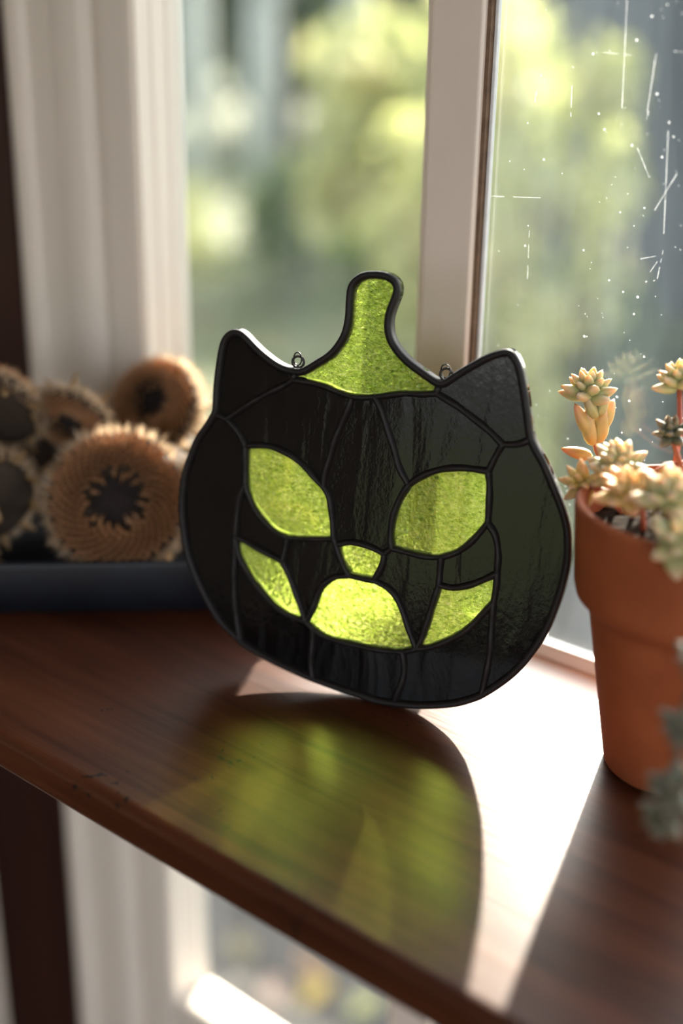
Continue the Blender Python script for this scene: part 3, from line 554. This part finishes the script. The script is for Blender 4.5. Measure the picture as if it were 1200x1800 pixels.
def head_meshes():
    cell = MB(); N_ = 330
    for i in range(N_):
        rho = 0.37+0.65*math.sqrt((i+0.5)/N_)*1.0 if False else math.sqrt(0.37**2+(1.03**2-0.37**2)*(i+0.5)/N_)
        if rho < 0.52 and rng.random() < 0.45: continue
        a = i*2.399963; e = 0.02; h0 = hz(min(rho, 1.08)); h1 = hz(min(rho+e, 1.085))
        nr, nz = -(h1-h0)/e, 1.0; l = math.hypot(nr, nz); nr /= l; nz /= l
        er = Vector((math.cos(a), math.sin(a), 0)); ea = Vector((-math.sin(a), math.cos(a), 0)); nn = er*nr+Vector((0, 0, nz)); et = nn.cross(ea)
        c = er*rho+Vector((0, 0, h0)); s = 0.046+0.006*rng.random(); hh = 0.11+0.05*rng.random()
        hh *= 0.8+0.4*rng.random(); bs = [c+(ea*math.cos(q)+et*math.sin(q))*s-nn*0.03 for q in (0.78, 2.36, 3.93, 5.5)]
        cell.add(bs+[c+nn*hh+ea*(rng.random()-.5)*0.03], [(0, 1, 4), (1, 2, 4), (2, 3, 4), (3, 0, 4)])
    core = MB().lathe([(0.0, -0.03), (0.2, -0.02), (0.40, -0.04), (0.46, 0.06)], 24)
    for i in range(90):
        rho = 0.40*math.sqrt((i+0.5)/90); a = i*2.399963; s = 0.03; c = Vector((rho*math.cos(a), rho*math.sin(a), -0.02)); hh = 0.05+0.10*rng.random()
        core.add([c+Vector((s*math.cos(q), s*math.sin(q), 0)) for q in (0, 1.57, 3.14, 4.71)]+[c+Vector((0.02*(rng.random()-.5), 0.02*(rng.random()-.5), hh))], [(0,1,4),(1,2,4),(2,3,4),(3,0,4)])
    body = MB().lathe([(0.36, -0.05), (0.5, 0.14), (0.72, 0.25), (0.95, 0.16), (1.06, -0.02), (1.02, -0.16), (0.85, -0.32), (0.55, -0.44), (0.2, -0.50), (0.0, -0.51)], 36)
    br = MB(); wv = []; wf = []
    for i in range(6):
        s = i/5; wd = 0.11*(1-s)**0.8*(1+0.6*s); y = 0.16*s*s
        wv += [(-wd, s*0.42, y), (0, s*0.42, y-0.02), (wd, s*0.42, y), (0, s*0.42, y+0.03)]
    for i in range(5):
        for q in range(4): wf.append((i*4+q, i*4+(q+1) % 4, i*4+4+(q+1) % 4, i*4+4+q))
    br.add(wv, wf+[(3, 2, 1, 0)])
    st = MB().tube([(0, 0, -0.42), (0.03, 0.02, -0.75), (0.10, 0.03, -1.05)], [0.17, 0.12, 0.10], 10)
    fz = MB()                                      # the fine dry hairs that catch the light on the rim
    for i in range(1500):
        a = rng.random()*2*math.pi; ph = math.radians(-45+75*rng.random()); er = Vector((math.cos(a), math.sin(a), 0)); n_ = er*math.cos(ph)+Vector((0, 0, math.sin(ph)))
        p_ = er*0.72+Vector((0, 0, -0.02))+Vector((n_.x*0.36, n_.y*0.36, n_.z*0.30)); e_ = n_.cross(Vector((rng.normal(), rng.normal(), rng.normal()))).normalized()*0.016
        tip = p_+(n_+Vector((rng.normal(), rng.normal(), rng.normal()))*0.25)*(0.10+0.10*rng.random())
        fz.add([p_-e_, p_+e_, tip], [(0, 1, 2)])
    return (cell.mesh('seed_husks', M['husk'], False), core.mesh('seed_core', M['core'], False), body.mesh('calyx', M['calyx'], True), br.mesh('bract', M['bract'], True), st.mesh('stem_stub', M['bract'], True), fz.mesh('fuzz', M['fuzz']))
HM = head_meshes()
def head(label, loc, facing, r, spin=0.0, squash=1.0, nb=15, stem=True, out=0.25):
    h = empty('sunflower_head', loc); tag(h, label, 'sunflower head', 'dried sunflower heads in the tray')
    q = Vector(facing).to_track_quat('Z', 'Y'); h.rotation_mode = 'QUATERNION'
    from mathutils import Quaternion
    h.rotation_quaternion = q @ Quaternion((0, 0, 1), spin); h.scale = (r*squash, r, r)
    for me, nm in zip(HM[:3]+(HM[5],), ('seed_husks', 'seed_core', 'calyx', 'fuzz')):
        o = link_obj(nm, me, h)
        if nm in ('seed_husks', 'fuzz'): o['kind'] = 'stuff'
    for i in range(nb):
        a = 2*math.pi*i/nb+0.3*(rng.random()-.5); o = link_obj('bract', HM[3], h, (math.cos(a)*0.93, math.sin(a)*0.93, -0.17), (math.radians(-55-35*rng.random() if rng.random() >= out else -10-25*rng.random()), 0, a-math.pi/2))
        s = 0.8+0.5*rng.random(); o.scale = (1, s, 1)
    if stem: link_obj('stem_stub', HM[4], h)
    return h
CR = Vector((0.770, 0.638, 0.016)); CU = Vector((-0.249, 0.2775, 0.928)); CB = Vector((0.587, -0.719, 0.373))   # right, up and towards the viewer
def vdir(r_, u_, b_): return CR*r_+CU*u_+CB*b_
head('dried sunflower head facing forward, the largest in front, dark hollow centre', (-0.1590, -0.0112, 0.0458), vdir(0.06, 0.12, 1), 0.0278, 0.4, out=0.0)
head('sunlit sunflower head above and behind the front one, tilted to the left', (-0.1880, 0.0400, 0.0715), vdir(-0.50, 0.30, 0.85), 0.0228, 1.3, 0.88)
head('small sunflower head left of the sunlit one, only its top edge in sun', (-0.2000, -0.0010, 0.0715), vdir(-0.25, -0.75, 0.6), 0.0170, 2.0, 1.0, 9)
head('shadowed sunflower head at the upper left edge of the picture', (-0.2230, -0.0250, 0.0790), vdir(0.2, 0.75, -0.55), 0.0215, 0.2)
head('dark sunflower head turned away, left of the front one', (-0.2060, -0.0470, 0.0460), vdir(-0.45, 0.45, -0.6), 0.0215, 0.9, 1.0, 13)
head('sunflower head low at the left edge with curled bracts', (-0.2110, -0.0640, 0.0230), vdir(-0.2, 0.9, -0.2), 0.0180, 1.9)
head('small dark sunflower bud beside the suncatcher ear', (-0.1560, 0.0620, 0.0770), vdir(0.2, 0.9, 0.3), 0.0100, 0.5)
head('dark sunflower head deep in the pile, between the front one and the left wall', (-0.2190, 0.0120, 0.0480), vdir(0.3, 0.5, -0.7), 0.0200, 0.7, 1.0, 9)
head('added sunflower head behind the front one, mostly hidden by the suncatcher, shading the shelf', (-0.1390, 0.0430, 0.0515), vdir(-0.1, 0.6, -0.8), 0.0205, 0.1)  # hidden head added to block sun from the shelf left of the suncatcher
head('added small sunflower bud at the right end of the tray, behind the suncatcher, shading the shelf', (-0.1070, 0.0370, 0.0335), vdir(-0.1, 0.8, -0.5), 0.0130, 0.1, 1.0, 7)  # unseen bud added to trim the left side of the sunlit patch

# ================================================================== the potted succulent
M['succ'] = None
def succ_mat(name, base, mid, tip):
    mt, t, out = newmat(name); p = nd(t, 'ShaderNodeBsdfPrincipled')
    tc = t.nodes.new('ShaderNodeTexCoord'); sx = t.nodes.new('ShaderNodeSeparateXYZ'); t.links.new(tc.outputs['Object'], sx.inputs[0])
    n = noise(t, coords(t), 4.0, 3, 0.5); ad = nd(t, 'ShaderNodeMath', operation='MULTIPLY_ADD'); t.links.new(n, ad.inputs[0]); ad.inputs[1].default_value = 0.5
    ad2 = nd(t, 'ShaderNodeMath', operation='SUBTRACT'); t.links.new(sx.outputs[2], ad2.inputs[0]); ad2.inputs[1].default_value = 0.25; t.links.new(ad2.outputs[0], ad.inputs[2])
    c = ramp(t, ad.outputs[0], [(0.1, base), (0.55, mid), (0.95, tip)]); t.links.new(c, p.inputs['Base Color'])
    p.inputs['Roughness'].default_value = 0.5; p.inputs['Subsurface Weight'].default_value = 0.85; p.inputs['Subsurface Radius'].default_value = (1, 0.7, 0.3); p.inputs['Subsurface Scale'].default_value = 0.0035
    tl = nd(t, 'ShaderNodeBsdfTranslucent'); t.links.new(c, tl.inputs[0])
    t.links.new(mixs(t, 0.08, p.outputs[0], tl.outputs[0]), out.inputs[0]); return mt
M['succ_y'] = succ_mat('succulent_yellow', (0.62, 0.50, 0.18), (0.66, 0.48, 0.18), (0.78, 0.46, 0.28))
M['succ_g'] = succ_mat('succulent_green', (0.36, 0.38, 0.17), (0.48, 0.47, 0.23), (0.70, 0.50, 0.34))
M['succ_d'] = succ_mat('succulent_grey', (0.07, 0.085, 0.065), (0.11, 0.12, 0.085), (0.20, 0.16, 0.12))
M['redstem'] = pmat('red_stem', (0.45, 0.10, 0.06), (0.62, 0.24, 0.13), 0.5, 60)
def leafmesh(name, mat, wd=0.25, th=0.18):
    rings, sg = 8, 8; vs = [(0, 0, 0)]; fs = []
    for i in range(1, rings):
        s = i/rings; r = (math.sin(math.pi*s**0.72))**0.75
        vs += [(wd*r*math.cos(2*math.pi*q/sg), th*r*math.sin(2*math.pi*q/sg)+0.10*s*s, s) for q in range(sg)]
    vs.append((0, 0.10, 1.0)); top = len(vs)-1
    for q in range(sg): fs.append((0, 1+(q+1) % sg, 1+q)); fs.append((top, top-sg+q, top-sg+(q+1) % sg))
    for i in range(rings-2):
        for q in range(sg): a = 1+i*sg+q; b_ = 1+i*sg+(q+1) % sg; fs.append((a, b_, b_+sg, a+sg))
    return MB().add(vs, fs).mesh(name, mat, True)
LF = {k_: leafmesh('leaf', M[k_]) for k_ in ('succ_y', 'succ_g', 'succ_d')}
PC = Vector((0.0858, 0.0250, 0.0)); 
plant = empty('potted_succulent', PC); tag(plant, 'terracotta pot of pale succulent rosettes standing in the right corner of the shelf', 'potted plant')
prof = [(0.0, 0.0), (0.0205, 0.0), (0.0218, 0.0012), (0.0318, 0.0575), (0.0322, 0.0605), (0.0345, 0.0625), (0.0368, 0.0650), (0.0378, 0.0690), (0.0398, 0.0950), (0.0396, 0.0972), (0.0386, 0.0982), (0.0372, 0.0978), (0.0366, 0.0960), (0.0355, 0.0860), (0.0335, 0.0820)]
MB().lathe(prof, 64).build('pot', M['terracotta'], plant, True)
sv = MB().lathe([(0.0, 0.0905), (0.015, 0.0900), (0.028, 0.0885), (0.0358, 0.0870)], 40)
sv.v = [(x, y, z+0.0012*math.sin(900*x)*math.cos(800*y)) for x, y, z in sv.v]; sv.build('soil', M['soil'], plant, True)
NLEAF = [0]
def place_leaf(stem, pos, dirv, L, key, spin=0.0, wide=1.0):
    o = link_obj('leaf', LF[key], stem); q = Vector(dirv).normalized().to_track_quat('Z', 'Y'); o.rotation_mode = 'QUATERNION'
    o.rotation_quaternion = q; o.location = pos; o.scale = (L*wide*1.15, L*wide*1.15, L); NLEAF[0] += 1
def rosette(stem, c, axis, R_, n, key, wide=1.0, squat=1.0):
    ax = Vector(axis).normalized(); e1 = ax.orthogonal().normalized(); e2 = ax.cross(e1)
    for i in range(n):
        s = (i+0.5)/n; a = i*2.399963+rng.random()*0.15; tilt = math.radians(12+82*s**0.8)
        d = ax*math.cos(tilt)+(e1*math.cos(a)+e2*math.sin(a))*math.sin(tilt)
        L = R_*(0.55+0.45*s)*(0.92+0.16*rng.random())
        p = Vector(c)+ax*R_*(0.18-0.42*s)*squat+(e1*math.cos(a)+e2*math.sin(a))*R_*0.06
        place_leaf(stem, p, d, L, key, 0, wide)
def stem_to(pts, r_=0.0011, mat='redstem'):
    return MB().tube([Vector(p)-PC for p in pts], [r_]*len(pts), 8).build('stem', M[mat], plant, True)
def V(*a): return Vector(a)-PC
# the tall rosette nearest the suncatcher
c1 = Vector((0.0282, 0.0520, 0.1192)); s1 = stem_to([(0.058, 0.040, 0.086), (0.040, 0.0480, 0.0925), (0.0335, 0.0510, 0.098), (0.0300, 0.0520, 0.109), c1], 0.0009)
rosette(s1, c1-PC, vdir(-0.05, 0.93, 0.30), 0.0112, 24, 'succ_g', 1.0)
for d, L, off, key in [((-0.62, 0.75, 0.2), 0.0150, 0.005, 'succ_y'), ((-0.35, 0.9, 0.3), 0.0150, 0.0015, 'succ_y'), ((0.30, 0.95, 0.2), 0.0150, 0.002, 'succ_y'), ((0.55, 0.80, -0.1), 0.0140, 0.007, 'succ_y'),
                       ((-0.98, 0.10, 0.1), 0.0125, -0.002, 'succ_y'), ((-0.55, 0.70, 0.5), 0.0110, 0.012, 'succ_g'), ((0.45, 0.75, 0.5), 0.0095, 0.013, 'succ_g')]:
    place_leaf(s1, Vector((0.0325, 0.0512, 0.0975+off))-PC, vdir(*d), L, key, 0, 0.95)
# further rosettes
def plantlet(c, R_, n, key, axis, root, wide=1.0, r_=0.001):
    c = Vector(c); root = Vector(root); md = (c+root)/2+Vector((0.002, 0, 0.003))
    st = stem_to([root, md, c], r_); rosette(st, c-PC, axis, R_, n, key, wide); return st
plantlet((0.0600, 0.0560, 0.1280), 0.0105, 20, 'succ_g', vdir(-0.2, 0.9, 0.3), (0.066, 0.045, 0.087))
plantlet((0.0640, 0.0450, 0.1130), 0.0080, 16, 'succ_d', vdir(-0.5, 0.6, 0.5), (0.072, 0.040, 0.087))
plantlet((0.0560, 0.0240, 0.1045), 0.0115, 26, 'succ_g', vdir(-0.15, 0.6, 0.8), (0.064, 0.026, 0.087), 1.15)
plantlet((0.0460, 0.0190, 0.0975), 0.0100, 12, 'succ_y', vdir(-0.75, 0.35, 0.5), (0.060, 0.024, 0.087))
plantlet((0.0700, 0.0040, 0.1040), 0.0110, 20, 'succ_y', vdir(-0.1, 0.5, 0.85), (0.074, 0.012, 0.087), 1.1)
plantlet((0.0850, 0.0020, 0.1075), 0.0125, 20, 'succ_g', vdir(0.1, 0.7, 0.7), (0.085, 0.012, 0.087), 1.1)
plantlet((0.0960, -0.0130, 0.1000), 0.0110, 16, 'succ_g', vdir(0.1, 0.4, 0.9), (0.092, 0.006, 0.087), 1.1)
plantlet((0.0800, 0.0440, 0.1080), 0.0100, 14, 'succ_y', vdir(0.0, 0.9, 0.3), (0.082, 0.040, 0.087))
plantlet((0.0760, 0.0250, 0.1020), 0.0090, 14, 'succ_g', vdir(0.0, 0.8, 0.5), (0.078, 0.026, 0.087))
plantlet((0.1000, 0.0200, 0.1080), 0.0120, 16, 'succ_g', vdir(0.2, 0.8, 0.5), (0.095, 0.022, 0.087))
# bare red stems lying across the soil
for a_, b_ in [((0.058, 0.030, 0.101), (0.064, 0.048, 0.0945)), ((0.062, 0.033, 0.0985), (0.070, 0.047, 0.1035)), ((0.064, 0.050, 0.092), (0.068, 0.041, 0.101))]:
    stem_to([a_, (Vector(a_)+Vector(b_))/2+Vector((0, 0, 0.002)), b_, Vector(b_)+Vector((0.004, -0.004, -0.012))], 0.0009)
# trailing stem that hangs over the near side of the pot
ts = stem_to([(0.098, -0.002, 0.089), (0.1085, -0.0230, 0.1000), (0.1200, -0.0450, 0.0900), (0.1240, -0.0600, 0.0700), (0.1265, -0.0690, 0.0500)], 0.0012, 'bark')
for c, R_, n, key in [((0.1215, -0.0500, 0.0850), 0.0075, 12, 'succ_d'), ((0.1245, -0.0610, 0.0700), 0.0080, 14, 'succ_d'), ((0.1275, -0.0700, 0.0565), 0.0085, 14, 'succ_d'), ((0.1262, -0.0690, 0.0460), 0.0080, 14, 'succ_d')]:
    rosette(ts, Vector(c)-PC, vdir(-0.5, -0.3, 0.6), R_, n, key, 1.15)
